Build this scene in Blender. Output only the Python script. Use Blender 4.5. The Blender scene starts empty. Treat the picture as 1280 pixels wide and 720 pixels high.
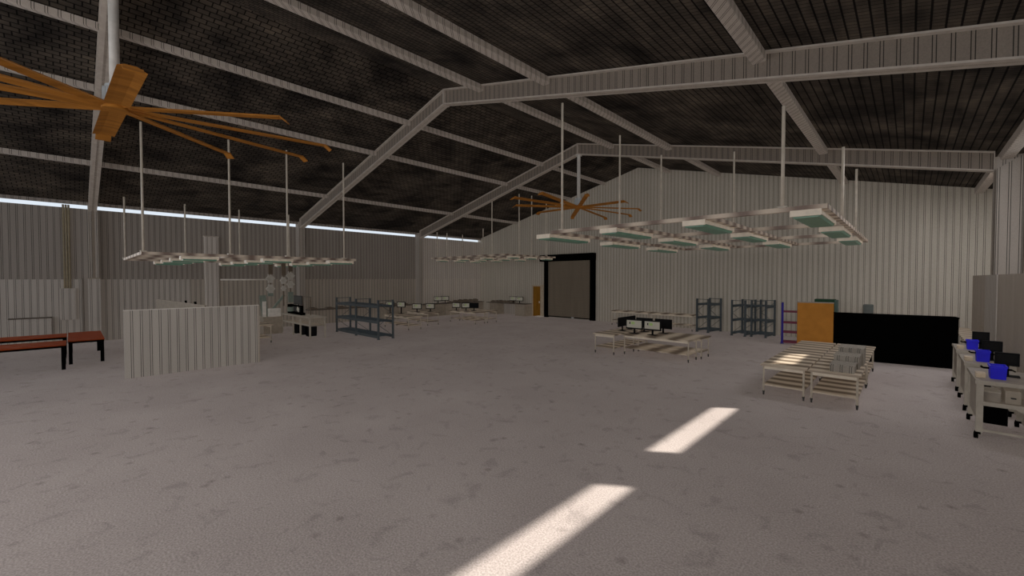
import bpy, bmesh, math, random
from mathutils import Vector, Matrix
random.seed(7)
sc = bpy.context.scene
col = sc.collection
R = math.radians
# ------------------------------------------------------------------ dimensions (metres)
XL, XR, YB, YF = -26.47, 2.18, 23.9, -9.0       # wall faces
XC0, XC1, XM = -25.92, 1.63, -12.145            # inner faces of the columns, ridge
ZE, SL, RD = 5.748, .2367, .55                  # rafter underside at column, slope, rafter depth
FRAMES = (.66, 9.33, 17.6)
def raf(x): return ZE + min(x-XC0, XC1-x)*SL
def roof(x): return raf(x)+RD

# ------------------------------------------------------------------ mesh helpers
class M:
    def __init__(s): s.v=[]; s.f=[]
    def box(s, x0,y0,z0,x1,y1,z1):
        x0,x1=sorted((x0,x1)); y0,y1=sorted((y0,y1)); z0,z1=sorted((z0,z1))
        b=len(s.v)
        s.v+=[(x0,y0,z0),(x1,y0,z0),(x1,y1,z0),(x0,y1,z0),(x0,y0,z1),(x1,y0,z1),(x1,y1,z1),(x0,y1,z1)]
        s.f+=[[b+i for i in q] for q in ((0,3,2,1),(4,5,6,7),(0,1,5,4),(1,2,6,5),(2,3,7,6),(3,0,4,7))]
        return s
    def cbox(s,c,d): return s.box(c[0]-d[0]/2,c[1]-d[1]/2,c[2]-d[2]/2,c[0]+d[0]/2,c[1]+d[1]/2,c[2]+d[2]/2)
    def bar(s,p,q,w,h,up=(0,0,1)):
        p=Vector(p);q=Vector(q);d=(q-p).normalized();u=Vector(up)
        r=d.cross(u)
        if r.length<1e-4: r=d.cross(Vector((0,1,0)))
        r.normalize();u=r.cross(d).normalized();b=len(s.v)
        for e in (p,q):
            for a,c in ((-1,-1),(1,-1),(1,1),(-1,1)): s.v.append(tuple(e+r*a*w/2+u*c*h/2))
        s.f+=[[b+i for i in k] for k in ((0,3,2,1),(4,5,6,7),(0,1,5,4),(1,2,6,5),(2,3,7,6),(3,0,4,7))]
        return s
    def cyl(s,p,q,r0,r1=None,n=12):
        r1=r0 if r1 is None else r1
        p=Vector(p);q=Vector(q);d=(q-p).normalized()
        a=d.cross(Vector((0,0,1)))
        if a.length<1e-4: a=Vector((1,0,0))
        a.normalize();c=d.cross(a);b=len(s.v)
        for e,r in ((p,r0),(q,r1)):
            for i in range(n):
                t=2*math.pi*i/n; s.v.append(tuple(e+(a*math.cos(t)+c*math.sin(t))*r))
        for i in range(n): s.f.append([b+i,b+(i+1)%n,b+n+(i+1)%n,b+n+i])
        s.f.append([b+i for i in range(n)][::-1]); s.f.append([b+n+i for i in range(n)])
        return s
    def prism(s,pts,axis,a0,a1):
        """extrude a closed 2-D outline along an axis ('x': pts are y,z; 'y': x,z; 'z': x,y)"""
        n=len(pts);b=len(s.v)
        for a in (a0,a1):
            for u,w in pts: s.v.append((a,u,w) if axis=='x' else (u,a,w) if axis=='y' else (u,w,a))
        for i in range(n): s.f.append([b+i,b+(i+1)%n,b+n+(i+1)%n,b+n+i])
        s.f.append([b+i for i in range(n)][::-1]); s.f.append([b+n+i for i in range(n)])
        return s
    def build(s,name,mat,parent=None,bevel=0,smooth=False):
        me=bpy.data.meshes.new(name)
        bm=bmesh.new()
        vs=[bm.verts.new(v) for v in s.v]
        for f in s.f: bm.faces.new([vs[i] for i in f])
        bmesh.ops.recalc_face_normals(bm,faces=bm.faces)
        bm.to_mesh(me);bm.free()
        me.materials.append(mat)
        if smooth:
            for p in me.polygons: p.use_smooth=len(p.vertices)==4
        o=bpy.data.objects.new(name,me);col.objects.link(o)
        if parent: o.parent=parent
        if bevel:
            m=o.modifiers.new('bevel','BEVEL');m.width=bevel;m.segments=2;m.limit_method='ANGLE'
        return o
def tag(o,label=None,cat=None,group=None,kind=None):
    if label: o['label']=label
    if cat: o['category']=cat
    if group: o['group']=group
    if kind: o['kind']=kind
    return o
def thing(name,loc=(0,0,0),rz=0,label=None,cat=None,group=None):
    o=bpy.data.objects.new(name,None);col.objects.link(o)
    o.empty_display_size=.1
    o.location=loc;o.rotation_euler=(0,0,rz)
    return tag(o,label,cat,group)
def struct(name,m,mat,parent=None):
    o=m.build(name,mat,parent)
    if not parent: o['kind']='structure'
    return o
def dup(root,loc,rz=0,label=None,group=None):
    r=root.copy();col.objects.link(r);r.location=loc;r.rotation_euler=(0,0,rz)
    if label: r['label']=label
    if group: r['group']=group
    for ch in list(root.children):
        c=ch.copy();col.objects.link(c);c.parent=r
        for g in list(ch.children):
            d=g.copy();col.objects.link(d);d.parent=c
    return r

# ------------------------------------------------------------------ materials
def newmat(name,rough=.8,spec=.2):
    m=bpy.data.materials.new(name);m.use_nodes=True
    nt=m.node_tree;b=nt.nodes['Principled BSDF']
    b.inputs['Roughness'].default_value=rough
    b.inputs['Specular IOR Level'].default_value=spec
    return m,nt,b
def N(nt,t,**k):
    n=nt.nodes.new(t)
    for a,v in k.items(): setattr(n,a,v)
    return n
def math_n(nt,op,a,b=None,c=None):
    n=N(nt,'ShaderNodeMath',operation=op)
    for i,x in enumerate((a,b,c)):
        if x is None: continue
        if isinstance(x,(int,float)): n.inputs[i].default_value=x
        else: nt.links.new(x,n.inputs[i])
    return n.outputs[0]
def ramp(nt,fac,stops):
    r=N(nt,'ShaderNodeValToRGB')
    e=r.color_ramp.elements
    while len(e)<len(stops): e.new(.5)
    for el,(p,c) in zip(e,stops): el.position=p;el.color=(*c,1)
    nt.links.new(fac,r.inputs[0]);return r.outputs[0]
def mix(nt,fac,a,b,mode='MIX'):
    n=N(nt,'ShaderNodeMix',data_type='RGBA',blend_type=mode)
    for i,x in ((0,fac),(6,a),(7,b)):
        if isinstance(x,(int,float)): n.inputs[i].default_value=x
        elif isinstance(x,tuple): n.inputs[i].default_value=(*x,1)
        else: nt.links.new(x,n.inputs[i])
    return n.outputs[2]
def plain(name,c,rough=.7,spec=.25,var=.12,scale=6,metal=0,emit=0):
    m,nt,b=newmat(name,rough,spec)
    g=N(nt,'ShaderNodeNewGeometry');n=N(nt,'ShaderNodeTexNoise')
    n.inputs['Scale'].default_value=scale;n.inputs['Detail'].default_value=4
    nt.links.new(g.outputs['Position'],n.inputs['Vector'])
    lo=tuple(x*(1-var) for x in c);hi=tuple(min(1,x*(1+var)) for x in c)
    cc=ramp(nt,n.outputs['Fac'],((.3,lo),(.7,hi)))
    nt.links.new(cc,b.inputs['Base Color']);b.inputs['Metallic'].default_value=metal
    if emit:
        nt.links.new(cc,b.inputs['Emission Color']);b.inputs['Emission Strength'].default_value=emit
    return m
def cladding(name,c,period=.205,dark=.13,horizontal=False,var=.07):
    """ribbed sheet: paired thin grooves every rib, grime streaks down the sheet"""
    m,nt,b=newmat(name,.75,.2)
    g=N(nt,'ShaderNodeNewGeometry');sp=N(nt,'ShaderNodeSeparateXYZ')
    nt.links.new(g.outputs['Position'],sp.inputs[0])
    u=sp.outputs[2] if horizontal else math_n(nt,'ADD',sp.outputs[0],sp.outputs[1])
    k=math_n(nt,'FRACT',math_n(nt,'DIVIDE',u,period))
    g1=math_n(nt,'LESS_THAN',math_n(nt,'ABSOLUTE',math_n(nt,'SUBTRACT',k,.30)),.029)
    g2=math_n(nt,'LESS_THAN',math_n(nt,'ABSOLUTE',math_n(nt,'SUBTRACT',k,.52)),.029)
    gr=math_n(nt,'MAXIMUM',g1,g2)
    mp=N(nt,'ShaderNodeMapping');mp.inputs['Scale'].default_value=(1.6,1.6,.12)
    nt.links.new(g.outputs['Position'],mp.inputs[0])
    n=N(nt,'ShaderNodeTexNoise');n.inputs['Scale'].default_value=2.2;n.inputs['Detail'].default_value=5
    nt.links.new(mp.outputs[0],n.inputs['Vector'])
    lo=tuple(x*(1-var*2) for x in c);hi=tuple(x*(1+var) for x in c)
    base=ramp(nt,n.outputs['Fac'],((.3,lo),(.68,hi)))
    nf=N(nt,'ShaderNodeTexNoise');nf.inputs['Scale'].default_value=55;nf.inputs['Detail'].default_value=2
    nt.links.new(g.outputs['Position'],nf.inputs['Vector'])
    base=mix(nt,.35,base,ramp(nt,nf.outputs['Fac'],((.3,tuple(x*.72 for x in c)),(.7,tuple(x*1.2 for x in c)))))
    c2=mix(nt,gr,base,tuple(x*dark for x in c))
    nt.links.new(c2,b.inputs['Base Color'])
    bp=N(nt,'ShaderNodeBump');bp.inputs['Strength'].default_value=.5;bp.inputs['Distance'].default_value=.01
    nt.links.new(math_n(nt,'SUBTRACT',1.,gr),bp.inputs['Height']);nt.links.new(bp.outputs[0],b.inputs['Normal'])
    return m
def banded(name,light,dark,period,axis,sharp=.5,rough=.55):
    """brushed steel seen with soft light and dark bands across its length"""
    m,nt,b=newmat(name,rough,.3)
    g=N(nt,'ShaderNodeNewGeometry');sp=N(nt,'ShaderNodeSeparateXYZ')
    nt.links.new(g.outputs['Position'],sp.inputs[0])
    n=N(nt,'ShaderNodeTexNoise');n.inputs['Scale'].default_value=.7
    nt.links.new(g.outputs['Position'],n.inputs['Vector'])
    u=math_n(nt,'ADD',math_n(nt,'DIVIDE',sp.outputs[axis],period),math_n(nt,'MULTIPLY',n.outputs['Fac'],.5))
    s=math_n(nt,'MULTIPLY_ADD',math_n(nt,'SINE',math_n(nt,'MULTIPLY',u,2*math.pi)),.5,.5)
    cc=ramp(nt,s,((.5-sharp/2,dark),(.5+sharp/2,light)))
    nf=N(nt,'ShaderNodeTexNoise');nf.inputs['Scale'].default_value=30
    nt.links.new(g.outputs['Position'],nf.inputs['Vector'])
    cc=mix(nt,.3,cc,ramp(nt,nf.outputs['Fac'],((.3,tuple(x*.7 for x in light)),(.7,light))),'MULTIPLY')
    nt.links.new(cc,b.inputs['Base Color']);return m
def floor_mat():
    m,nt,b=newmat('concrete_floor',.9,.12)
    g=N(nt,'ShaderNodeNewGeometry');pos=g.outputs['Position']
    n1=N(nt,'ShaderNodeTexNoise');n1.inputs['Scale'].default_value=.55;n1.inputs['Detail'].default_value=6
    n2=N(nt,'ShaderNodeTexNoise');n2.inputs['Scale'].default_value=48;n2.inputs['Detail'].default_value=3
    n3=N(nt,'ShaderNodeTexNoise');n3.inputs['Scale'].default_value=3.0;n3.inputs['Detail'].default_value=3;n3.inputs['Distortion'].default_value=.8
    v=N(nt,'ShaderNodeTexVoronoi');v.inputs['Scale'].default_value=2.1
    for n in (n1,n2,n3,v): nt.links.new(pos,n.inputs['Vector'])
    c=ramp(nt,n1.outputs['Fac'],((.3,(.345,.296,.286)),(.7,(.435,.38,.366))))
    c=mix(nt,.42,c,ramp(nt,n2.outputs['Fac'],((.34,(.17,.15,.145)),(.66,(.56,.495,.475)))))
    c=mix(nt,.8,c,ramp(nt,n3.outputs['Fac'],((.30,(.78,.78,.78)),(.42,(1,1,1)))),'MULTIPLY')
    c=mix(nt,.8,c,ramp(nt,v.outputs['Distance'],((.03,(.62,.61,.60)),(.16,(1,1,1)))),'MULTIPLY')
    nt.links.new(c,b.inputs['Base Color'])
    bp=N(nt,'ShaderNodeBump');bp.inputs['Strength'].default_value=.35;bp.inputs['Distance'].default_value=.01
    nt.links.new(n2.outputs['Fac'],bp.inputs['Height']);nt.links.new(bp.outputs[0],b.inputs['Normal'])
    return m
def roof_mat():
    m,nt,b=newmat('roof_lining',.95,.05)
    g=N(nt,'ShaderNodeNewGeometry');sp=N(nt,'ShaderNodeSeparateXYZ');nt.links.new(g.outputs['Position'],sp.inputs[0])
    cb=N(nt,'ShaderNodeCombineXYZ');nt.links.new(math_n(nt,'MULTIPLY',sp.outputs[1],math_n(nt,'MULTIPLY_ADD',math_n(nt,'GREATER_THAN',sp.outputs[0],XM),1.4,1.)),cb.inputs[0]);nt.links.new(sp.outputs[0],cb.inputs[1])
    br=N(nt,'ShaderNodeTexBrick');br.inputs['Scale'].default_value=1
    br.inputs['Brick Width'].default_value=.26;br.inputs['Row Height'].default_value=.165
    br.inputs['Mortar Size'].default_value=.016;br.inputs['Mortar Smooth'].default_value=.3
    br.inputs['Color1'].default_value=(.060,.049,.041,1);br.inputs['Color2'].default_value=(.044,.037,.032,1)
    br.inputs['Mortar'].default_value=(.007,.006,.006,1)
    nt.links.new(cb.outputs[0],br.inputs['Vector'])
    n=N(nt,'ShaderNodeTexNoise');n.inputs['Scale'].default_value=.7;n.inputs['Detail'].default_value=6;n.inputs['Distortion'].default_value=.6
    nt.links.new(g.outputs['Position'],n.inputs['Vector'])
    mm=N(nt,'ShaderNodeMapping');mm.inputs['Scale'].default_value=(2.2,.5,1)
    nt.links.new(g.outputs['Position'],mm.inputs[0])
    n2=N(nt,'ShaderNodeTexNoise');n2.inputs['Scale'].default_value=1.4;n2.inputs['Detail'].default_value=5
    nt.links.new(mm.outputs[0],n2.inputs['Vector'])
    c=mix(nt,1.,br.outputs['Color'],ramp(nt,n.outputs['Fac'],((.32,(.38,.38,.40)),(.7,(1.6,1.58,1.5)))),'MULTIPLY')
    c=mix(nt,1.,c,ramp(nt,n2.outputs['Fac'],((.3,(.6,.6,.6)),(.72,(1.35,1.33,1.28)))),'MULTIPLY')
    nt.links.new(c,b.inputs['Base Color']);return m
def wood(name,c,axis=0,scale=9):
    m,nt,b=newmat(name,.75,.08)
    t=N(nt,'ShaderNodeTexCoord');mp=N(nt,'ShaderNodeMapping')
    s=[scale,scale,scale];s[axis]=scale*.08;mp.inputs['Scale'].default_value=s
    nt.links.new(t.outputs['Object'],mp.inputs[0])
    n=N(nt,'ShaderNodeTexNoise');n.inputs['Scale'].default_value=2.5;n.inputs['Detail'].default_value=6
    nt.links.new(mp.outputs[0],n.inputs['Vector'])
    cc=ramp(nt,n.outputs['Fac'],((.3,tuple(x*.7 for x in c)),(.7,tuple(x*1.15 for x in c))))
    nt.links.new(cc,b.inputs['Base Color']);return m

MAT=dict(
 floor=floor_mat(), roof=roof_mat(),
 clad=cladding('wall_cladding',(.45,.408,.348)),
 clad_left=cladding('left_wall_cladding',(.265,.232,.205)),  # dim copy: shade of the nearer bays is put into the colour
 clad_left_lit=cladding('left_wall_cladding_lit',(.49,.44,.40)),  # lit copy of the left cladding, end bay's brighter light painted in
 panel_lit=cladding('dado_cladding_lit',(.52,.465,.415)),  # lit copy of the dado, end bay's light painted into the colour
 panel=cladding('dado_cladding',(.385,.345,.31)),
 panel2=cladding('dado_cladding_brown_shaded',(.35,.305,.26)),  # brown sheets, also the darker tone painted for the dimmer bays
 part=cladding('partition_cladding',(.41,.375,.338)),
 fine=cladding('fine_ribbed_cladding',(.34,.29,.245),period=.052),
 steel=cladding('painted_frame_steel',(.36,.32,.285)),
 web=cladding('rafter_web_steel',(.185,.152,.126)),
 flange=plain('frame_flange',(.36,.315,.275)),
 purlin=cladding('purlin_steel',(.40,.35,.31)),
 shutter=cladding('shutter_slats',(.17,.138,.103),period=.105,dark=.62,horizontal=True),
 black=plain('matt_black',(.0015,.0015,.0015),.95,.0),
 blackplastic=plain('black_plastic',(.006,.006,.0065),.6,.06),
 fan=wood('orange_fan_blade',(.29,.115,.019),1,3),
 motor=plain('fan_motor_grey',(.33,.35,.37),.5,.4),
 pipe=plain('grey_pipe',(.42,.40,.38),.5,.4),
 rodm=plain('hanger_rod',(.42,.37,.31),.5,.3),
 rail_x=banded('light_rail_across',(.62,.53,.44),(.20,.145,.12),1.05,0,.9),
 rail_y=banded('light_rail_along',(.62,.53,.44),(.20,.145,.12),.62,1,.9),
 housing=plain('light_housing',(.72,.63,.52),.5),
 green=plain('green_diffuser',(.12,.235,.17),.4,.3),
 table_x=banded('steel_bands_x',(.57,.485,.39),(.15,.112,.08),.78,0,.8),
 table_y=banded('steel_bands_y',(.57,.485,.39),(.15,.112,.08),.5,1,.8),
 tedge=plain('table_steel',(.55,.48,.39),.5,.3),
 tleg=plain('table_leg',(.36,.31,.25),.45,.4),
 dark=plain('dark_foot',(.03,.028,.027)),
 bench=wood('red_brown_wood',(.235,.042,.009),1),
 rack=plain('slate_rack_steel',(.062,.073,.080),.7,.1),
 rackdeck=plain('slate_deck',(.040,.055,.068),.7,.2),
 orange=plain('orange_plywood',(.40,.165,.028),.7,.1,.10,3),
 green_cab=plain('dark_green',(.010,.045,.020)),
 teal=plain('grey_teal',(.07,.11,.095)),
 greybox=plain('grey_enamel',(.105,.115,.108)),
 blue=plain('blue_plastic',(.012,.008,.60),.5,.3),
 navy=plain('blue_rack_steel',(.020,.012,.20),.6),
 redshelf=plain('red_shelf',(.15,.022,.05),.6),
 cream=plain('cream_frame',(.35,.312,.262),.6),
 creamtop=plain('cream_worktop',(.235,.20,.165),.5,.3),
 beige=plain('beige_card',(.52,.42,.31)),
 white=plain('white_paint',(.60,.56,.52)),
 screen=plain('lit_screen',(.36,.335,.28),.5,.1,.04,20,0,.09),
 blankscreen=plain('dark_screen',(.006,.0055,.005),.5,.08),
 greenmark=plain('screen_green_mark',(.20,.34,.06),.5,.2,.1,20,0,.2),
 door=wood('orange_brown_door',(.24,.11,.012),2,5),
 doorframe=plain('door_frame_pale',(.40,.33,.25)),
 cab=plain('brown_cabinet',(.25,.21,.165)),
 cab2=plain('tan_cabinet',(.30,.255,.205)),
 worktop=plain('dark_worktop',(.075,.058,.045)),
 clutter=plain('brown_clutter',(.13,.10,.075)),
 conduit=plain('olive_conduit',(.20,.165,.11)),
 drop=plain('brown_drop',(.12,.09,.065)),
 pale=plain('pale_connector',(.40,.37,.33)),
 mint=plain('pale_green_sheet',(.17,.20,.17)),
 carton=cladding('ribbed_carton',(.28,.25,.215),period=.16),
)
# ------------------------------------------------------------------ the setting
struct('floor',M().box(XL-.3,YF,-.2,XR+.3,YB+.3,0),MAT['floor'])
T=.12
struct('ceiling',M().prism([(XL-.10,roof(XL-.10)),(XM,roof(XM)),(XR+.3,roof(XR+.3)),(XR+.3,roof(XR+.3)+T),(XM,roof(XM)+T),(XL-.10,roof(XL-.10)+T)],'y',YF,YB+.3),MAT['roof'])
struct('wall_back',M().prism([(XL-.3,0),(XR+.3,0),(XR+.3,roof(XR)),(XM,roof(XM)),(XL-.3,roof(XL-.3))],'y',YB,YB+.25),MAT['clad'])
ZW=5.87
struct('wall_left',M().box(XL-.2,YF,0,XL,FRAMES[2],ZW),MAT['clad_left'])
struct('wall_left_end',M().box(XL-.2,FRAMES[2]+.002,0,XL,YB,ZW),MAT['clad_left_lit'])  # end bay split off to take the lit copy of the cladding
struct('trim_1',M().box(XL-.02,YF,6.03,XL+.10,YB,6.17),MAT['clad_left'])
# right wall with its slot of open vents under the eave
zs0,zs1=5.33,6.06
wr=M().box(XR,YF,0,XR+.2,YB,zs0)
for a,b in ((YF,-8),(4.3,5.8),(8.65,10.05),(13.35,14.75),(16.7,YB)): wr.box(XR,a,zs0,XR+.2,b,zs1)
wr.box(XR,YF,zs1,XR+.2,YB,roof(XR+.2)+.02)
struct('wall_right',wr,MAT['clad'])
# dado cladding on the left wall, one sheet between each pair of posts; bay light is put into the tones
for i,(a,b,k) in enumerate(((YF,.28,'panel'),(.64,4.1,'panel'),(4.1,4.7,'panel2'),(5.3,9.1,'panel2'),(9.55,17.4,'panel2'),(17.41,YB-.02,'panel_lit'))):
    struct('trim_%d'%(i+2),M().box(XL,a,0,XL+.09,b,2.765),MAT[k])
struct('trim_8',M().box(1.74,18.4,0,1.80,YB-.01,2.91),MAT['fine'])
struct('trim_9',M().box(1.60,YF,0,1.66,16.1,2.90),MAT['fine'])
struct('trim_10',M().box(1.585,16.12,0,1.80,18.38,2.90),MAT['panel'])

# ------------------------------------------------------------------ portal frames
FL=['nearest the left foreground','in the middle of the shed','next to the far gable wall']
for k,Y in enumerate(FRAMES):
    t=thing('portal_frame',(0,Y,0),0,'pale ribbed steel portal frame '+['at upper left, rising out of the picture','crossing the middle of the roof','closest to the far end wall'][k],'roof frame','steel portal frames')
    for s,(xa,xb) in enumerate(((XC0,XL+.005),(XC1,XR-.005))):
        sg=-1 if s==0 else 1
        c=M().box(xa,-.15,0,xa+sg*.03,.15,raf(xa)+.02)
        c.box(xb-sg*.03,-.15,0,xb,.15,roof(xb)-.03)
        c.box(xa,-.05,0,xb,.05,roof(xb)-.03)
        c.prism([(xa,0),(xb,0),(xb,roof(xb)-.03),(xa,raf(xa)+.02)],'y',-.15,-.12)
        c.build('column',MAT['steel'],t)
        # sloping rafter, I section: web, lower and upper flange
        e=XC0 if s==0 else XC1
        w=M().prism([(e,raf(e)),(XM,raf(XM)),(XM,roof(XM)-.01),(e,roof(e)-.01)],'y',-.03,.03)
        r=w.build('rafter',MAT['web'],t)
        for off,nm in ((0,'lower_flange'),(RD-.045,'upper_flange')):
            M().prism([(e,raf(e)+off),(XM,raf(XM)+off),(XM,raf(XM)+off+.035),(e,raf(e)+off+.035)],'y',-.13,.13).build(nm,MAT['flange'],r)
        M().prism([(e,raf(e)),(e-sg*.02,raf(e)),(e-sg*.02,roof(e)-.02),(e,roof(e)-.02)],'y',-.13,.13).build('end_plate',MAT['flange'],r)
    M().box(XM-.03,-.13,raf(XM)-.03,XM+.03,.13,roof(XM)-.02).build('ridge_plate',MAT['flange'],t)
    # base plates
    for x in ((XC0+XL)/2,(XC1+XR)/2): M().box(x-.27,-.18,0,x+.27,.18,.03).build('base_plate',MAT['flange'],t)
for x,lab in ((-22.2,'lowest purlin on the left roof slope, just above the bright wall gap'),
              (-17.15,'middle purlin of the three on the left roof slope'),
              (-14.45,'upper purlin on the left roof slope, just below the ridge'),
              (-10.25,'purlin just right of the ridge, ending above the frame apex'),
              (-7.5,'second purlin right of the ridge, over the left hanger rods'),
              (-2.2,'wide purlin at top right, over the right end of the light grid'),
              (1.85,'eave purlin along the right wall, at the right picture edge')):
    z=roof(x)-.015
    wv,dr=(.085,.15) if x<XM else (.125,.19)
    m=M().prism([(x-wv,z-dr),(x+wv,z-dr),(x+wv,roof(x+wv)-.005),(x-wv,roof(x-wv)-.005)],'y',YF+.1,YB-.02)
    tag(m.build('roof_purlin',MAT['purlin'],bevel=.02),'pale ribbed steel '+lab,'purlin','roof purlins')
# intermediate wall post
pt=thing('wall_post',(XL,5.0,0),0,'short pale post on the left wall behind the white partition','post')
M().box(.0,-.29,0,.22,.29,4.95).build('shaft',MAT['clad_left_lit'],pt); M().box(0,-.32,4.95,.25,.32,5.0).build('cap',MAT['flange'],pt)
pc=thing('column_casing',(XC0,FRAMES[0],0),0,'pale ribbed casing round the foot of the left column','casing')
M().prism([(-.46,-.19),(.03,-.19),(.03,.19),(-.46,.19),(-.46,.17),(.01,.17),(.01,-.17),(-.46,-.17)],'z',0,2.79).build('casing',MAT['panel'],pc)
M().box(-.46,-.21,2.79,.05,.21,2.83).build('rim',MAT['cab'],pc)
# conduits rising up the left wall, wall board and low cupboard
for i,(y,w) in enumerate(((-.23,.05),(-.15,.05),(-.07,.05))):
    tag(M().cyl((XL+.12,y,2.36),(XL+.12,y,5.98),.035).build('conduit',MAT['conduit'],smooth=True),'olive vertical conduit on the left wall, '+['leftmost','middle','rightmost'][i]+' of the three','conduit','conduits on the left wall')
b=thing('wall_board',(XL+.09,-.15,1.02),0,'pale square board fixed to the left wall below the conduits','board')
M().box(0,-.24,0,.10,.24,1.36).build('panel',MAT['panel'],b); M().box(.10,-.2,.04,.11,.2,1.32).build('face_plate',MAT['panel'],b)
b=thing('low_cupboard',(XL+.09,-1.21,0),0,'low ribbed cupboard with dark top edge against left wall','cupboard')
M().box(0,-.57,0,.22,.57,1.14).build('body',MAT['panel'],b); M().box(-.0,-.60,1.14,.26,.60,1.18).build('top',MAT['worktop'],b)

# ------------------------------------------------------------------ shutter door and side door
d=M(); dn=thing('door_1',(0,YB,0)); dn['kind']='structure'
M().box(-19.02,-.10,.12,-15.42,-.04,4.03).build('roller_curtain',MAT['shutter'],dn)
M().box(-19.02,-.13,.05,-15.42,-.03,.12).build('bottom_rail',MAT['black'],dn)
M().box(-16.95+.0,-.15,.06,-16.75,-.13,.13).build('lock',MAT['motor'],dn)
for x0,x1 in ((-19.33,-19.02),(-15.42,-15.08)): M().box(x0,-.22,0,x1,0,4.05).build('guide_rail',MAT['black'],dn)
M().box(-19.62,-.42,4.03,-15.05,0,4.50).build('shutter_box',MAT['black'],dn,bevel=.04)
dn=thing('door_2',(0,YB,0)); dn['kind']='structure'
dl=M().box(-20.50,-.06,.0,-19.78,-.02,2.22).build('door_leaf',MAT['door'],dn)
M().cyl((-19.88,-.12,1.05),(-19.88,-.06,1.05),.035).build('handle',MAT['cream'],dl)
M().box(-19.95,-.075,.98,-19.83,-.06,1.12).build('lock_plate',MAT['beige'],dl)
f=M()
f.box(-20.60,-.09,0,-20.50,0,2.3).box(-19.78,-.09,0,-19.52,0,2.3).box(-20.6,-.09,2.22,-19.52,0,2.32)
f.build('door_frame',MAT['doorframe'],dn)
M().box(-19.95,-.5,0,-19.33,-.02,.05).build('door_step',MAT['white'],dn)

# ------------------------------------------------------------------ ceiling fans
def fan(Y,label):
    t=thing('ceiling_fan',(XM,Y,6.35),0,label,'ceiling fan','large ceiling fans')
    M().cyl((0,0,.45),(0,0,raf(XM)-6.35+.03),.085,n=16).build('pole',MAT['pipe'],t,smooth=True)
    mo=M().cyl((0,0,.12),(0,0,.48),.16,n=20).build('motor',MAT['motor'],t,smooth=True)
    fm=M()
    for i in range(10):
        a=2*math.pi*i/10; fm.cbox((math.cos(a)*.18,math.sin(a)*.18,.28),(.05,.05,.26))
    fm.build('cooling_fin',MAT['motor'],mo)
    M().cyl((0,0,raf(XM)-6.35-.06),(0,0,raf(XM)-6.35),.16,n=16).build('mounting_plate',MAT['pipe'],t)
    M().cyl((0,0,-.02),(0,0,.12),.22,.20,n=20).build('hub',MAT['fan'],t,smooth=True)
    for i in range(10):
        a=2*math.pi*i/10; 
        a2=math.atan2(math.sin(a)*4.25,math.cos(a)*2.48)+.035; L=math.hypot(math.cos(a)*2.48,math.sin(a)*4.25)
        w=.20 if abs(math.cos(a))>.9 else .12
        tw=.0 if abs(math.cos(a))>.9 else .22
        # shallow aerofoil section swept from hub to tip
        P=[(-w,.0),(-w*.5,.045),(w*.3,.05),(w,-.02),(w*.3,.015),(-w*.5,.012)]
        m=M();n=len(P)
        d=Vector((math.cos(a2),math.sin(a2),0));s=Vector((-d.y,d.x,0))
        ring=[]
        for r in (.20,L*.5,L):
            b0=len(m.v);ring.append(b0)
            for u,h in P: m.v.append(tuple(d*r+s*u+Vector((0,0,h+.03+u*tw))))
        for q in range(2):
            for j in range(n): m.f.append([ring[q]+j,ring[q]+(j+1)%n,ring[q+1]+(j+1)%n,ring[q+1]+j])
        m.f.append([ring[0]+j for j in range(n)]);m.f.append([ring[2]+j for j in range(n)])
        bl=m.build('blade',MAT['fan'],t)
        tp=M();e=d*L
        tp.bar(e+Vector((0,0,.05)),e+d*.16+Vector((0,0,-.07)),.28 if abs(math.cos(a))>.9 else .20,.02)
        tp.build('blade_tip',MAT['fan'],bl)
    return t
fan(FRAMES[0]+.02,'large orange ten-bladed ceiling fan on a pole at upper left')
fan(FRAMES[2]+.02,'orange ceiling fan hanging from far frame apex, above the shutter door')

# ------------------------------------------------------------------ hanging lighting grids and their fittings
def light_grid(name,xs,ys,z,rods,label):
    t=thing('lighting_grid',(0,0,z),0,label,'lighting grid','hanging lighting grids')
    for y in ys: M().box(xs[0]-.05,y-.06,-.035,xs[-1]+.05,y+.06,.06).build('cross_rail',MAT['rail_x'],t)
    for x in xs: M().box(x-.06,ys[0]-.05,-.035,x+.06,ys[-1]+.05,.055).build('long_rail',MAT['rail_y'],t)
    for x,y,zt in rods:
        r=M().cyl((x,y,.05),(x,y,zt-z),.034,n=8).build('hanger_rod',MAT['rodm'],t,smooth=True)
        M().box(x-.08,y-.08,.05,x+.08,y+.08,.09).build('rod_clamp',MAT['rodm'],r)
    return t
fit0=None
def fitting(x,y,z,L,label):
    W=.26 if L>2 else .18
    """x,y = middle of the fitting, z = underside of the rails"""
    key=round(L,2)
    if key not in FIT:
        t=thing('fluorescent_fixture',(x,y,z),0,label,'light fixture','fluorescent fixtures on the grids')
        h=M().prism([(-W,-.10),(W,-.10),(W,-.02),(W-.03,0),(-W+.03,0),(-W,-.02)],'y',-L/2,L/2).build('housing',MAT['housing'],t)
        M().prism([(-W+.02,-.10),(W-.02,-.10),(W-.05,-.155),(-W+.05,-.155)],'y',-L/2+.04,L/2-.04).build('diffuser',MAT['green'],t)
        for s in (-1,1): M().box(-W-.005,s*L/2-.02,-.125,W+.005,s*L/2+.02,-.0).build('end_cap',MAT['housing'],t)
        for q in (-1,1): M().box(-.05,q*L*.25-.03,-.02,.34,q*L*.25+.03,0).build('bracket',MAT['rodm'],t)
        FIT[key]=t
        return t
    return dup(FIT[key],(x,y,z),0,label)
FIT={}
ORD=['first','second','third','last']
ROW=['nearest','middle','farthest']
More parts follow.
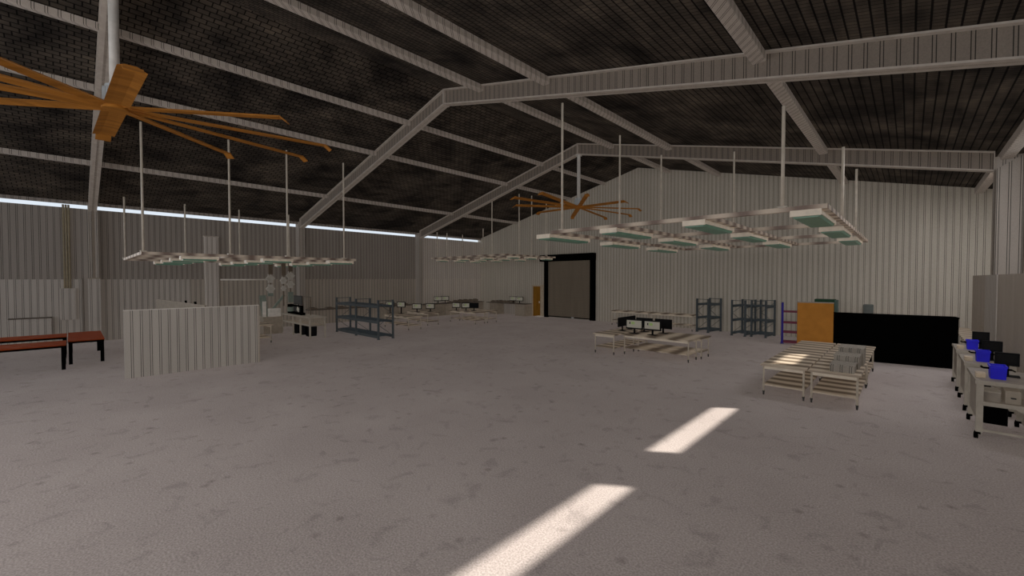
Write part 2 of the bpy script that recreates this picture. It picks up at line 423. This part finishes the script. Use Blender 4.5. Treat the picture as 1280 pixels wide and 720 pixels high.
# right-hand grid
xs=[-8.05,-5.75,-3.45,-1.25]; ys=[10.3,13.8,17.35,20.9]
light_grid('R',xs,ys,4.22,[(-7.70,10.3,8.10),(-7.72,13.8,8.0),(-7.75,17.35,8.05),(-1.97,10.3,6.40),(-1.31,13.8,6.2),(-1.30,17.35,6.3),(-4.9,17.35,7.6)],'large cream lighting grid hanging over the work tables on the right')
for i,x in enumerate(xs):
    for j,y in enumerate((11.3,15.05,18.9)):
        fitting(x-.30,y,4.185,2.2,'green-bottomed fluorescent fixture on the right grid, %s row, %s from the left'%(ROW[j],ORD[i]))
xs=[-24.8,-22.55,-20.3,-18.05]; ys=[1.6,4.0,6.4,8.72]
light_grid('L',xs,ys,3.62,[(-18.05,1.6,7.85),(-18.05,4.0,7.85),(-18.05,5.95,7.9),(-18.05,8.25,7.85),(-24.8,1.6,6.35),(-24.8,3.7,6.3),(-24.8,5.9,6.3),(-24.8,8.25,6.3)],'long cream lighting grid hanging low over the white partition at left')
for i,x in enumerate(xs):
    for j,y in enumerate((3.13,5.65,8.2)):
        fitting(x-.30,y,3.585,1.05,'green-bottomed fluorescent fixture on the left grid, %s row from the wall, %s in it'%(ORD[i],['leftmost','middle','rightmost'][j]))
xs=[-25.2,-22.75,-20.3,-17.85]; ys=[18.05,19.7,21.35,23.0]
light_grid('M',xs,ys,4.25,[(-17.85,19.4,8.1),(-17.85,20.6,8.15),(-17.85,22.1,7.95),(-18.9,18.05,7.75),(-25.2,18.5,6.2),(-25.2,19.4,6.2),(-25.2,20.9,6.2),(-23.6,21.6,6.6)],'far cream lighting grid hanging in the back left corner')
for i,x in enumerate(xs):
    for j,y in enumerate((19.2,20.85,22.5)):
        fitting(x-.30,y,4.215,.85,'small fluorescent fixture on the far corner grid, %s row from the wall, %s in it'%(ORD[i],['first','second','third'][j]))

# ------------------------------------------------------------------ work tables
TAB={}
def work_table(cx,cy,w,d,label,h=.75,bands='table_y',apron=True,group='steel work tables',shelf=.26):
    key=(round(w,2),round(d,2),round(h,2),bands,apron)
    if key in TAB: return dup(TAB[key],(cx,cy,0),0,label,group)
    t=thing('work_table',(cx,cy,0),0,label,'work table',group)
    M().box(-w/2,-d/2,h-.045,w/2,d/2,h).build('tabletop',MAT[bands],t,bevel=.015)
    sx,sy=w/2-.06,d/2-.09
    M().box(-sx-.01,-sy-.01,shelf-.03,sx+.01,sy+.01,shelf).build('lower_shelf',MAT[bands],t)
    if apron:
        for q in (-sy,sy): M().box(-sx,q-.015,h-.12,sx,q+.015,h-.045).build('apron',MAT['tedge'],t)
    ys=(-sy,0,sy) if d>4.5 else (-sy,sy)
    for x in (-sx,sx):
        for y in ys:
            l=M().cyl((x,y,.10),(x,y,h-.045),.022,n=10).build('leg',MAT['tleg'],t,smooth=True)
            M().cyl((x,y,0),(x,y,.10),.016,.026,n=10).build('foot',MAT['dark'],l,smooth=True)
    TAB[key]=t
    return t
work_table(-2.13,12.70,.92,2.62,'banded steel work table, front left of the four pushed together, with a sunlit corner')
work_table(-1.18,12.70,.92,2.62,'banded steel work table carrying the grey ribbed boxes, front right of the four')
work_table(-2.13,15.34,.92,2.62,'banded steel work table at back left of the four, before the orange cabinet')
work_table(-1.18,15.34,.92,2.62,'banded steel work table at back right of the four, before the black counter')
work_table(-8.22,14.85,.90,2.62,'steel work table at left of the middle group, under the pair of black monitor backs',bands='table_y')
work_table(-6.47,14.42,2.45,.88,'long steel work table at front right of the middle group, under the lit monitors',bands='table_x')
work_table(-6.37,15.32,2.45,.88,'long steel work table behind the lit monitors, rear of the middle group',bands='table_x')
work_table(-11.88,22.75,2.42,.75,'long narrow steel work table by the end wall, left of the two',h=.88,bands='table_x',shelf=.33)
work_table(-9.44,22.75,2.42,.75,'long narrow steel work table by the end wall, next to the first slate rack',h=.88,bands='table_x',shelf=.33)
work_table(-20.80,12.85,2.6,.95,'steel work table behind the wide slate rack',h=.74,bands='table_x')
work_table(-21.75,14.85,2.3,.95,'steel work table with two lit monitors, right of the wide slate rack',h=.76,bands='table_x')
work_table(-20.35,17.25,2.55,.95,'steel work table with three monitors in the far left corner group, front one',h=.75,bands='table_x')
work_table(-20.45,18.35,2.55,.95,'steel work table behind the three monitors in the far left corner group',h=.75,bands='table_x')
work_table(-21.35,5.55,2.5,.95,'steel work table half hidden behind the right end of the white partition',h=.8,bands='table_x')
work_table(1.365,19.75,.40,5.4,'banded table along the right wall beyond the last casters desk',h=1.0,bands='table_y',shelf=.4)
# ribbed boxes on the table
for i,(x,y,w,d,h) in enumerate(((-1.05,11.81,.42,.56,.17),(-1.03,12.43,.45,.62,.29),(-1.00,13.09,.47,.66,.40))):
    b=thing('ribbed_box',(x,y,.75),0,'grey ribbed box on the steel table, '+['low one nearest the table edge','middle one of the row','tallest, at the back of the row'][i],'box','ribbed boxes on the table')
    M().box(-w/2,-d/2,0,w/2,d/2,h-.03).build('body',MAT['carton'],b)
    M().box(-w/2-.01,-d/2-.01,h-.03,w/2+.01,d/2+.01,h).build('lid',MAT['carton'],b,bevel=.008)

# ------------------------------------------------------------------ monitors
MON={}
def monitor(x,y,z,rz,label,lit=True,w=.60,h=.34,stand=.17,tilt=0,group='desk monitors'):
    key=(lit,w,h,stand)
    if key in MON: return dup(MON[key],(x,y,z),rz,label,group)
    t=thing('monitor',(x,y,z),rz,label,'monitor',group)
    M().box(-w/2,-.02,stand,w/2,.03,stand+h).build('bezel',MAT['blackplastic'],t,bevel=.008)
    s=M().box(-w/2+.04,-.024,stand+.05,w/2-.04,-.019,stand+h-.04).build('screen',MAT['screen' if lit else 'blankscreen'],t)
    if lit:
        g=M().box(-w*.28,-.028,stand+h*.5,-w*.22,-.0235,stand+h*.72)
        g.build('dark_mark',MAT['black'],s)
        g=M()
        for k in range(3): g.box(-w*.16,-.028,stand+h*(.50+.09*k),w*(.02+.03*(k%2)),-.0235,stand+h*(.555+.09*k))
        g.build('green_mark',MAT['greenmark'],s)
    M().box(-.03,.0,.01,.03,.035,stand+.1).build('stand',MAT['blackplastic'],t)
    M().box(-.16,-.10,0,.16,.12,.014).build('foot',MAT['blackplastic'],t,bevel=.005)
    MON[key]=t
    return t
zt=.75
monitor(-7.43,14.42,zt,R(2),'lit monitor on the middle tables, left of the two facing the viewer',w=.66,h=.36,stand=.17)
monitor(-6.74,14.45,zt,R(-2),'lit monitor on the middle tables, right of the two facing the viewer',w=.66,h=.36,stand=.17)
monitor(-7.42,15.22,zt,R(182),'black monitor back behind the left lit screen on the middle tables',w=.66,h=.36,stand=.17,lit=False)
monitor(-6.68,15.25,zt,R(178),'black monitor back behind the right lit screen on the middle tables',w=.66,h=.36,stand=.17,lit=False)
monitor(-8.20,14.90,zt,R(-88),'black monitor back at the left end of the middle group, front one',w=.66,h=.36,stand=.17,lit=False)
monitor(-8.20,15.62,zt,R(-92),'black monitor back at the left end of the middle group, rear one',w=.66,h=.36,stand=.17,lit=False)
monitor(-22.30,12.95,.74,R(35),'lit monitor seen above the wide slate rack, left one',w=.53,h=.34,stand=.36)
monitor(-21.66,13.30,.74,R(30),'lit monitor seen above the wide slate rack, right one',w=.53,h=.34,stand=.36)
monitor(-21.84,14.50,.76,R(38),'lit monitor on the table right of the wide slate rack, left one')
monitor(-21.38,15.16,.76,R(28),'lit monitor on the table right of the wide slate rack, right one')
monitor(-21.12,16.98,.75,R(20),'lit monitor on the far corner table, leftmost of three')
monitor(-20.45,17.25,.75,R(60),'lit monitor on the far corner table, middle one of three')
monitor(-20.12,17.62,.75,R(225),'black-backed monitor on the far corner table, rightmost of three',lit=False)
monitor(-25.75,18.95,.94,R(55),'lit monitor on the left wall counter, left of the pair')
monitor(-25.75,19.62,.94,R(50),'lit monitor on the left wall counter, right of the pair')
monitor(-22.02,23.25,.92,R(25),'lit monitor on the end wall counter near the orange door, left one')
monitor(-21.35,23.25,.92,R(25),'lit monitor on the end wall counter near the orange door, right one')

# ------------------------------------------------------------------ wall counters in the far left corner
def counter(name,loc,rz,L,D,h,cabs,label,seed,back=None):
    """local x runs along the wall, local y from the room (0) to the wall (D)"""
    t=thing('wall_counter',loc,rz,label,'counter','counters along the walls')
    M().box(0,0,h-.05,L,D,h).build('worktop',MAT['worktop'],t)
    for a,b,k in cabs:
        c=M().box(a,.04,0,b,D-.02,h-.05).build('cabinet',MAT[k],t)
        M().box(a+.03,.02,.08,b-.03,.04,h-.1).build('cabinet_door',MAT[k],c)
    if back:
        M().box(back[0],D-.10,.05,back[1],D-.03,h-.05).build('back_panel',MAT['panel'],t)
    return t
counter('a',(-25.55,9.55,0),R(90),7.45,.80,.96,((5.0,6.0,'cab'),(6.05,7.45,'cab2')),'long dark-topped counter along the left wall behind the slate rack',1)
counter('b',(-25.55,17.5,0),R(90),6.0,.80,.92,((0,2.0,'cab'),(2.05,3.4,'cab2'),(4.2,5.9,'cab')),'dark-topped counter along the left wall in the far corner',2)
counter('c',(-24.75,22.98,0),0,4.15,.85,.92,((0.35,1.25,'cab'),(3.15,4.15,'cab2')),'dark-topped counter on the end wall, left of the orange door',3,(1.25,3.15))
# small dark tools and trays lying along the counters
rr=random.Random(3)
k=0
def tray(x,y,z,rz,w,d,h,label):
    t=thing('parts_tray',(x,y,z),rz,label,'tray','small trays on the wall counters')
    M().box(-w/2,-d/2,0,w/2,d/2,.015).build('base',MAT['clutter'],t)
    M().box(-w/2,-d/2,.015,w/2,-d/2+.012,h).box(-w/2,d/2-.012,.015,w/2,d/2,h).box(-w/2,-d/2+.012,.015,-w/2+.012,d/2-.012,h).box(w/2-.012,-d/2+.012,.015,w/2,d/2-.012,h).build('rim',MAT['clutter'],t)
    M().box(-w/2+.03,-d/4,.015,w/4,d/4,h+.03).build('contents',MAT['worktop'],t)
nth=['first','second','third','fourth','fifth','sixth','seventh','eighth','ninth']
for i in range(8):
    tray(-25.9,9.95+i*.9+rr.uniform(-.15,.15),.96,rr.uniform(-.3,.3),.32,.45,rr.uniform(.06,.14),'small brown tray on the long left wall counter, %s from the left'%nth[i])
for i in range(6):
    tray(-26.0,20.3+i*.52,.92,rr.uniform(-.2,.2),.3,.36,rr.uniform(.08,.2),'small brown tray on the far corner counter, %s along from the pair of screens'%nth[i])
for i in range(6):
    tray(-24.45+i*.42,23.5,.92,rr.uniform(-.2,.2),.3,.3,rr.uniform(.08,.22),'small brown tray on the end wall counter, %s from the corner'%nth[i])

# ------------------------------------------------------------------ shelving racks
def rack(loc,rz,L,D,h,bays,levels,label,post='rack',deck='rackdeck',group='slate shelving racks',brace=True,beam=None,bh=.11,pw=.045):
    t=thing('shelving_rack',loc,rz,label,'shelving rack',group)
    for i in range(bays+1):
        x=L*i/bays
        x=min(max(x,.045),L-.045)
        for y in (.04,D-.04):
            p=M().box(x-pw,y-.035,.02,x+pw,y+.035,h).build('post',MAT[post],t)
            M().box(x-.07,y-.05,0,x+.07,y+.05,.02).build('base_plate',MAT[post],p)
        b=M().box(x-.02,.07,h-.04,x+.02,D-.07,h-.015).build('top_tie',MAT[post],t)
        if brace:
            for q in range(3):
                z0=.15+q*(h-.3)/3;z1=z0+(h-.3)/3
                M().bar((x,.06 if q%2 else D-.06,z0),(x,D-.06 if q%2 else .06,z1),.018,.018).build('brace',MAT[post],t)
    for z in levels:
        for y in (.035,D-.035):
            M().box(.09,y-.025,z-bh,L-.09,y+.025,z+.01).build('shelf_beam',MAT[beam or post],t)
        M().box(.03,.06,z-.02,L-.03,D-.06,z).build('shelf_deck',MAT[deck],t)
    return t
rack((-21.95,9.55,0),0,4.45,.82,1.81,2,(.17,.84,1.55),'wide two-bay slate grey rack with empty shelves, left of centre')
r2=rack((-7.48,22.48,0),R(77),1.25,.70,1.75,1,(.17,.80,1.50),'narrow slate rack against the end wall, leftmost of three')
dup(r2,(-5.70,22.26,0),R(82),'narrow slate rack against the end wall, middle of three, touching its neighbour')
dup(r2,(-4.86,22.40,0),R(84),'narrow slate rack against the end wall, rightmost of three, nearest the blue rack')
t=rack((-4.00,20.98,0),R(10),.85,.55,1.76,1,(.10,.52,.93,1.40),'blue rack with red shelves beside the orange cabinet','navy','redshelf','coloured shelving rack',brace=False,beam='redshelf',bh=.05,pw=.04)

# ------------------------------------------------------------------ orange cabinet, black counter and things by the end wall
oc=thing('plywood_cabinet',(-3.35,20.58,0),R(10),'tall plain orange plywood cabinet back, between blue rack and black counter','cabinet')
M().box(0,0,.04,1.19,.02,1.81).build('back_board',MAT['orange'],oc)
M().box(0,.02,.04,.025,.30,1.81).box(1.165,.02,.04,1.19,.30,1.81).build('side_board',MAT['orange'],oc)
M().box(-.01,-.005,1.81,1.20,.31,1.84).build('top_board',MAT['cab2'],oc)
M().box(.02,.02,0,1.17,.28,.04).build('plinth',MAT['worktop'],oc)
dx,dy=1.10+1.91,18.75-18.36;ang=math.atan2(dy,dx);LL=math.hypot(dx,dy)
bc=thing('black_counter',(-1.91,18.36,0),ang,'long plain black reception counter standing before the end wall','counter')
M().box(0,.0,0,LL,.06,1.55).build('front_panel',MAT['black'],bc)
M().box(0,.06,0,.05,.75,1.55).build('side_panel',MAT['black'],bc)
M().box(LL-.05,.06,0,LL,.75,1.55).build('side_panel',MAT['black'],bc)
M().box(-.01,-.01,1.55,LL+.01,.45,1.60).build('countertop',MAT['black'],bc,bevel=.008)
M().box(.06,.06,.9,LL-.06,.75,.94).build('work_shelf',MAT['black'],bc)
gc=thing('green_cabinet',(-3.10,22.9,0),0,'dark green steel cabinet behind the orange cabinet','cabinet')
M().box(0,.02,0,.72,.55,1.88).build('body',MAT['green_cab'],gc)
M().box(.72,.02,.05,.80,.55,1.85).build('side_panel',MAT['teal'],gc)
for i in (0,1):
    q=M().box(.01+i*.355,0,.06,.35+i*.36,.02,1.84).build('cabinet_door',MAT['green_cab'],gc)
    M().box(.31+i*.08,-.02,.9,.33+i*.08,0,1.05).build('handle',MAT['black'],q)
gb=thing('meter_box',(-1.30,YB,1.18),0,'grey round-cornered box on the end wall above the black counter','box')
M().box(-.17,-.14,0,.17,0,.50).build('body',MAT['greybox'],gb,bevel=.03)
M().box(-.14,-.15,.03,.14,-.14,.47).build('lid',MAT['greybox'],gb,bevel=.02)

# ------------------------------------------------------------------ red topped benches at far left
def bench(cx,cy,w,d,label,h=.77):
    t=thing('red_table',(cx,cy,0),0,label,'table','red-brown tables')
    M().box(-w/2,-d/2,h-.03,w/2,d/2,h).build('tabletop',MAT['bench'],t)
    M().box(-w/2+.01,-d/2+.01,h-.09,w/2-.01,d/2-.01,h-.03).build('apron',MAT['black'],t)
    for x in (-w/2+.07,w/2-.07):
        for y in (-d/2+.06,d/2-.06):
            M().box(x-.045,y-.045,0,x+.045,y+.045,h-.09).build('leg',MAT['black'],t)
bench(-21.3,.29,3.1,.86,'red-brown table set crosswise, nearest the white partition')
bench(-19.42,-1.72,1.30,3.1,'long red-brown table at the left picture edge, front one')
bench(-22.05,-1.72,1.20,3.1,'long red-brown table at the left picture edge, back one by the wall')

# ------------------------------------------------------------------ partitions
pa=thing('partition',(-15.85,.96,0),0,'free-standing white ribbed partition in the left middle of the floor','partition','ribbed partitions')
M().box(-.05,0,.0,.05,3.33,1.90).build('panel',MAT['part'],pa)
M().box(-.055,0,1.90,.055,3.33,1.915).build('top_cap',MAT['white'],pa)
M().box(-.058,3.29,0,.058,3.345,1.90).build('end_post',MAT['panel2'],pa)
pb=thing('partition',(-23.5,2.47,0),math.atan2(.52,6.7),'brown partition showing just above the white partition, running back','partition','ribbed partitions')
M().box(0,0,0,6.7,.05,1.90).build('panel',MAT['cab'],pb)
M().box(0,-.01,1.90,6.7,.06,1.915).build('top_cap',MAT['cab2'],pb)
for i,x in enumerate((4.46,5.61)):
    h=thing('coat_hook',(-23.5+x*.997,2.47+x*.0776+.01,1.915),0,'small black hook on top of the brown partition, '+('left' if i==0 else 'right')+' one','hook','hooks on the partition')
    M().box(-.03,-.02,0,.03,.04,.03).build('clip',MAT['black'],h); M().cyl((0,.0,.03),(0,0,.085),.035,n=10).build('knob',MAT['black'],h)

# ------------------------------------------------------------------ white desk by the left wall
dk=thing('white_desk',(-23.75,7.50,0),0,'white framed desk with open compartments in front of the left wall','desk')
L,Dp,H=3.72,.78,1.0
M().box(-.03,-.03,H-.05,L+.03,Dp,H).build('desktop',MAT['cream'],dk)
for x in (0,1.55,2.5,L-.05):
    M().box(x,0,0,x+.07,.06,H-.05).build('leg',MAT['cream'],dk)
for x in (0,L-.05): M().box(x,Dp-.1,0,x+.07,Dp-.04,H-.05).build('leg',MAT['cream'],dk)
M().box(.0,.005,.58,L,.05,.65).build('front_rail',MAT['cream'],dk)
M().box(.0,.06,.60,L,Dp-.1,.63).build('shelf',MAT['cab2'],dk)
M().box(.05,Dp-.12,.65,L-.05,Dp-.1,H-.05).build('back_panel',MAT['cab2'],dk)
M().box(L-.05,.06,.58,L,Dp-.1,.63).build('side_rail',MAT['cream'],dk)
for i,x in enumerate((-23.0,-22.2,-21.4)):
    pcx=thing('computer_tower',(x+.25,8.0,.05),0,'black computer tower under the white desk, '+['left','middle','right'][i]+' one','computer','computers under the white desk')
    M().box(-.14,-.22,0,.14,.22,.50).build('case',MAT['blackplastic'],pcx,bevel=.01)
    M().box(-.13,-.23,.02,.13,-.22,.48).build('front_cover',MAT['black'],pcx)
    M().box(-.14,-.2,-.05,.14,.2,0).build('foot',MAT['black'],pcx)
monitor(-23.05,8.08,1.0,R(0),'large black monitor standing tall on the white desk, at its left',lit=False,w=1.2,h=.46,stand=.45)
fr=thing('open_frame',(-21.95,8.1,1.0),0,'thin open dark frame standing behind the black machine on the white desk','frame')
M().box(-.5,-.02,.0,-.46,.02,.90).build('upright',MAT['drop'],fr); M().box(.46,-.02,.0,.5,.02,.90).build('upright',MAT['drop'],fr)
M().box(-.46,-.02,.86,.46,.02,.90).build('top_bar',MAT['drop'],fr)
bf=thing('machine_frame',(-22.45,7.72,1.0),0,'low black machine frame with a pale window on the white desk','machine')
M().box(-.95,-.05,0,.95,.15,.12).box(-.95,-.05,.40,.95,.0,.48).box(-.95,-.05,.12,-.6,.15,.48).box(.8,-.05,.12,.95,.05,.48).build('housing',MAT['black'],bf,bevel=.01)
M().box(-.6,.08,.12,.8,.11,.42).build('inner_panel',MAT['blackplastic'],bf)
M().bar((.28,.02,.18),(.36,.02,.36),.26,.02,(0,1,0)).build('window',MAT['screen'],bf)
M().cyl((-.6,.0,.12),(-.6,.0,.34),.16,n=14).build('spool',MAT['mint'],bf)
# service drops with pale connectors, hanging over the machine at left
for i,(x,y,zt,zb,bl) in enumerate(((-23.6,6.95,3.50,1.9,((2.80,.22),(2.28,.22))),(-23.6,7.45,3.50,1.4,((2.7,.17),(2.3,.13))),(-23.6,7.90,3.50,1.55,((2.95,.22),(2.5,.2))))):
    t=thing('service_drop',(x+(.0,.35,.0)[i],y,zb),0,'brown cable drop with pale connectors hanging from left grid, '+['left','middle','right'][i]+' one','cable drop','cable drops')
    M().cyl((0,0,0),(0,0,zt-zb),.03,n=8).build('cable',MAT['drop'],t)
    M().box(-.05,-.10,zt-zb-.55,.05,.10,zt-zb+.09).build('junction_box',MAT['drop'],t)
    for z,r in bl:
        c=M().cyl((-.06,0,z-zb),(.06,0,z-zb),r,n=4)
        c.box(-.05,-r*.5,z-zb-r*1.0,.05,r*.5,z-zb+r*1.0)
        c.build('connector',MAT['pale'],t)
    if i!=1: M().box(-.04,-.12,.0,.04,.12,.55).build('lower_plate',MAT['mint'],t)
gm=thing('assembly_machine',(-23.7,6.85,0),0,'pale green slanted machine with white box, left of the white desk','machine')
M().box(-.35,-.3,0,.35,.55,.82).build('base_cabinet',MAT['cab2'],gm)
M().box(-.4,-.35,.82,.4,.6,.87).build('top_plate',MAT['cab2'],gm)
M().bar((.05,-.15,.87),(.0,-.25,1.95),.30,.05,(1,0,0)).build('rear_sheet',MAT['mint'],gm)
M().bar((.08,.05,1.05),(.08,.75,1.95),.10,.10,(1,0,0)).build('slanted_arm',MAT['mint'],gm)
M().box(.1,-.05,.87,.36,.5,1.28).build('white_box',MAT['white'],gm,bevel=.02)
M().box(.15,-.3,.87,.25,-.15,1.65).build('side_post',MAT['white'],gm)
tag(M().cyl((XL+.26,5.35,2.74),(XL+.26,7.6,2.74),.035).build('wall_pipe',MAT['white'],smooth=True),'thin pale horizontal pipe on the left wall beside the post','pipe')
tag(M().box(-21.0,4.42,.0,-20.85,4.62,1.62).build('white_upright',MAT['white']),'narrow white upright standing just past the partition end','upright')

# ------------------------------------------------------------------ rolling desks along the right wall
def rolling_desk(Y,label,first=None):
    if first: return dup(first,(.87,Y,0),0,label)
    t=thing('rolling_desk',(.87,Y,0),0,label,'desk','rolling desks at the right wall')
    W,D,H=.70,1.45,1.03
    M().box(-.02,0,H-.06,W,D,H).build('desktop',MAT['creamtop'],t,bevel=.006)
    M().box(-.02,-.012,H-.07,W,0,H-.005).build('edge_strip',MAT['cream'],t)
    for x in (.0,W-.08):
        for y in (.02,D-.10):
            l=M().box(x,y,.10,x+.085,y+.085,H-.06).build('leg',MAT['cream'],t)
            c=M().cyl((x-.02,y+.0,.055),(x+.03,y+.0,.055),.055,n=16)
            c.box(x-.01,y-.02,.08,x+.06,y+.08,.115)
            c.build('caster',MAT['black'],l)
    M().box(.08,.03,.60,W-.08,D-.03,.645).build('shelf',MAT['creamtop'],t)
    M().box(.08,.012,.59,W-.08,.03,.66).build('shelf_rail',MAT['cream'],t)
    M().box(.08,.03,.13,W-.08,.06,.17).build('foot_rail',MAT['cream'],t)
    M().box(.02,.105,.3,.05,D-.10,H-.06).build('side_panel',MAT['creamtop'],t)
    M().bar((W-.06,.05,.5),(W-.3,.05,.64),.04,.05,(0,1,0)).build('gusset',MAT['cream'],t)
    return t
d1=rolling_desk(10.88,'cream rolling desk with casters at the right edge, nearest')
rolling_desk(13.00,'cream rolling desk with casters at the right wall, second from the viewer',d1)
rolling_desk(15.10,'cream rolling desk with casters at the right wall, farthest from the viewer',d1)
def bin_(Y,label,first=None):
    if first: return dup(first,(1.145,Y,1.03),0,label)
    t=thing('blue_bin',(1.145,Y,1.03),0,label,'bin','blue bins on the rolling desks')
    m=M()
    def ring(z,w,d): 
        b=len(m.v); m.v+=[(-w,-d,z),(w,-d,z),(w,d,z),(-w,d,z)]; return b
    a=ring(0,.090,.13);b=ring(.20,.098,.14);c=ring(.205,.107,.15);d=ring(.235,.107,.15);e=ring(.235,.09,.13);f=ring(.02,.08,.12)
    for p,q in ((a,b),(b,c),(c,d),(d,e),(e,f)):
        for i in range(4): m.f.append([p+i,p+(i+1)%4,q+(i+1)%4,q+i])
    m.f.append([a+i for i in range(4)]);m.f.append([f+i for i in range(4)])
    m.build('tub',MAT['blue'],t)
    s=M().box(-.17,.0,.15,.17,.03,.18)
    s.bar((-.17,.015,.165),(-.20,.015,.19),.03,.03)
    s.bar((.17,.015,.165),(.21,.015,.14),.03,.02)
    s.build('handle_bar',MAT['black'],t)
    return t
b1=bin_(11.30,'blue plastic bin with black bar on the nearest rolling desk')
bin_(13.42,'blue plastic bin with black bar on the second rolling desk',b1)
bin_(15.50,'blue plastic bin with black bar on the farthest rolling desk',b1)
N3=['nearest','second','farthest']
for i,Y in enumerate((11.30,13.42,15.50)):
    t=thing('card_box',(.94,Y-.03,1.03),0,'small cream box left of the blue bin on the %s rolling desk'%N3[i],'box','cream boxes on the rolling desks')
    M().box(-.055,-.10,0,.06,.10,.07).build('body',MAT['beige'],t,bevel=.004); M().box(-.057,-.102,.07,.062,.102,.08).build('lid',MAT['beige'],t)
    monitor((1.29,1.30,1.31)[i],(11.66,13.66,15.78)[i],1.03,R(-4),'wide black monitor at the wall end of the %s rolling desk'%N3[i],lit=False,w=.30,h=.235,stand=.19,group='monitors on the rolling desks')
    t=thing('computer_tower',(1.10,11.30+(Y-11.30)-.08,.17),0,'black computer slung under the %s rolling desk'%N3[i],'computer','computers under the rolling desks')
    M().box(-.15,-.2,.09,.15,.3,.40).build('case',MAT['blackplastic'],t); M().box(-.14,-.21,.10,.14,-.2,.39).build('front_cover',MAT['black'],t)
    M().box(-.15,-.18,.40,-.12,.28,.43).box(.12,-.18,.40,.15,.28,.43).build('bracket',MAT['black'],t)
    t=thing('carton',(1.07,Y+.0,.645),0,'cream carton on the shelf of the %s rolling desk'%N3[i],'box','cartons on the desk shelves')
    M().box(-.11,-.25,0,.10,.2,.16).build('body',MAT['creamtop'],t,bevel=.005); M().box(-.112,-.252,.16,.102,.202,.175).build('lid',MAT['cream'],t)
    t=thing('storage_case',(1.31,Y+.05,.645),0,'brown case on the shelf of the %s rolling desk, right of the carton'%N3[i],'case','cases on the desk shelves')
    M().box(-.09,-.28,0,.09,.2,.22).build('body',MAT['cab2'],t,bevel=.01); M().box(-.03,-.3,.09,.03,-.28,.11).build('latch',MAT['dark'],t)

# ------------------------------------------------------------------ light
def sun(name,d,e,shadow,ang=.01,c=(1,1,1)):
    l=bpy.data.lights.new(name,'SUN');l.energy=e;l.angle=ang;l.color=c;l.use_shadow=shadow
    o=bpy.data.objects.new(name,l);col.objects.link(o)
    o.rotation_euler=Vector(d).to_track_quat('-Z','Y').to_euler();o.location=(-10,8,30)
    return o
sun('sun',(-5.08,-3.55,-5.6),9.3,True,.016,(1,.94,.83))
W=(1,.945,.885)
sun('fill_down',(.0,.05,-1),.50,False,c=W)
sun('fill_back',(.05,1,-.15),.21,False,c=W)
sun('fill_left',(-1,.1,-.1),.40,False,c=W)
sun('fill_up',(.1,.1,1),.42,False,c=W)
sun('fill_right',(1,.25,-.1),.26,False,c=W)
def area(name,loc,target,sx,sy,e,c=(1,.96,.92)):
    l=bpy.data.lights.new(name,'AREA');l.shape='RECTANGLE';l.size=sx;l.size_y=sy;l.energy=e;l.color=c
    o=bpy.data.objects.new(name,l);col.objects.link(o);o.location=loc
    o.rotation_euler=(Vector(target)-Vector(loc)).to_track_quat('-Z','Y').to_euler()
area('rear_fill',(-5,-6,6.2),(-4,14,0),13,4,500)  # unseen lamp added behind the camera as interior fill
# area lamps added inside the right wall, standing in for daylight through vents
area('vent_fill',(2.05,13.4,5.6),(.6,14.2,0.),.5,6.0,130,(.97,.97,1))
area('vent_fill_far',(1.98,19.75,5.58),(1.20,20.35,-1),  .3,2.4,120,(.97,.97,1))
w=bpy.data.worlds.new('sky');sc.world=w;w.use_nodes=True
bg=w.node_tree.nodes['Background'];bg.inputs[0].default_value=(.80,.88,.97,1);bg.inputs[1].default_value=.95

# ------------------------------------------------------------------ camera
cd=bpy.data.cameras.new('camera');cam=bpy.data.objects.new('camera',cd);col.objects.link(cam)
cd.sensor_fit='HORIZONTAL';cd.sensor_width=36;cd.lens=522.948*36/1280
cd.clip_start=.05;cd.clip_end=300
cam.location=(0,0,2.8);cam.rotation_euler=(R(90-1.294),0,R(43.591))
sc.camera=cam
sc.view_settings.view_transform='Standard';sc.view_settings.look='None';sc.view_settings.exposure=0;sc.view_settings.gamma=1
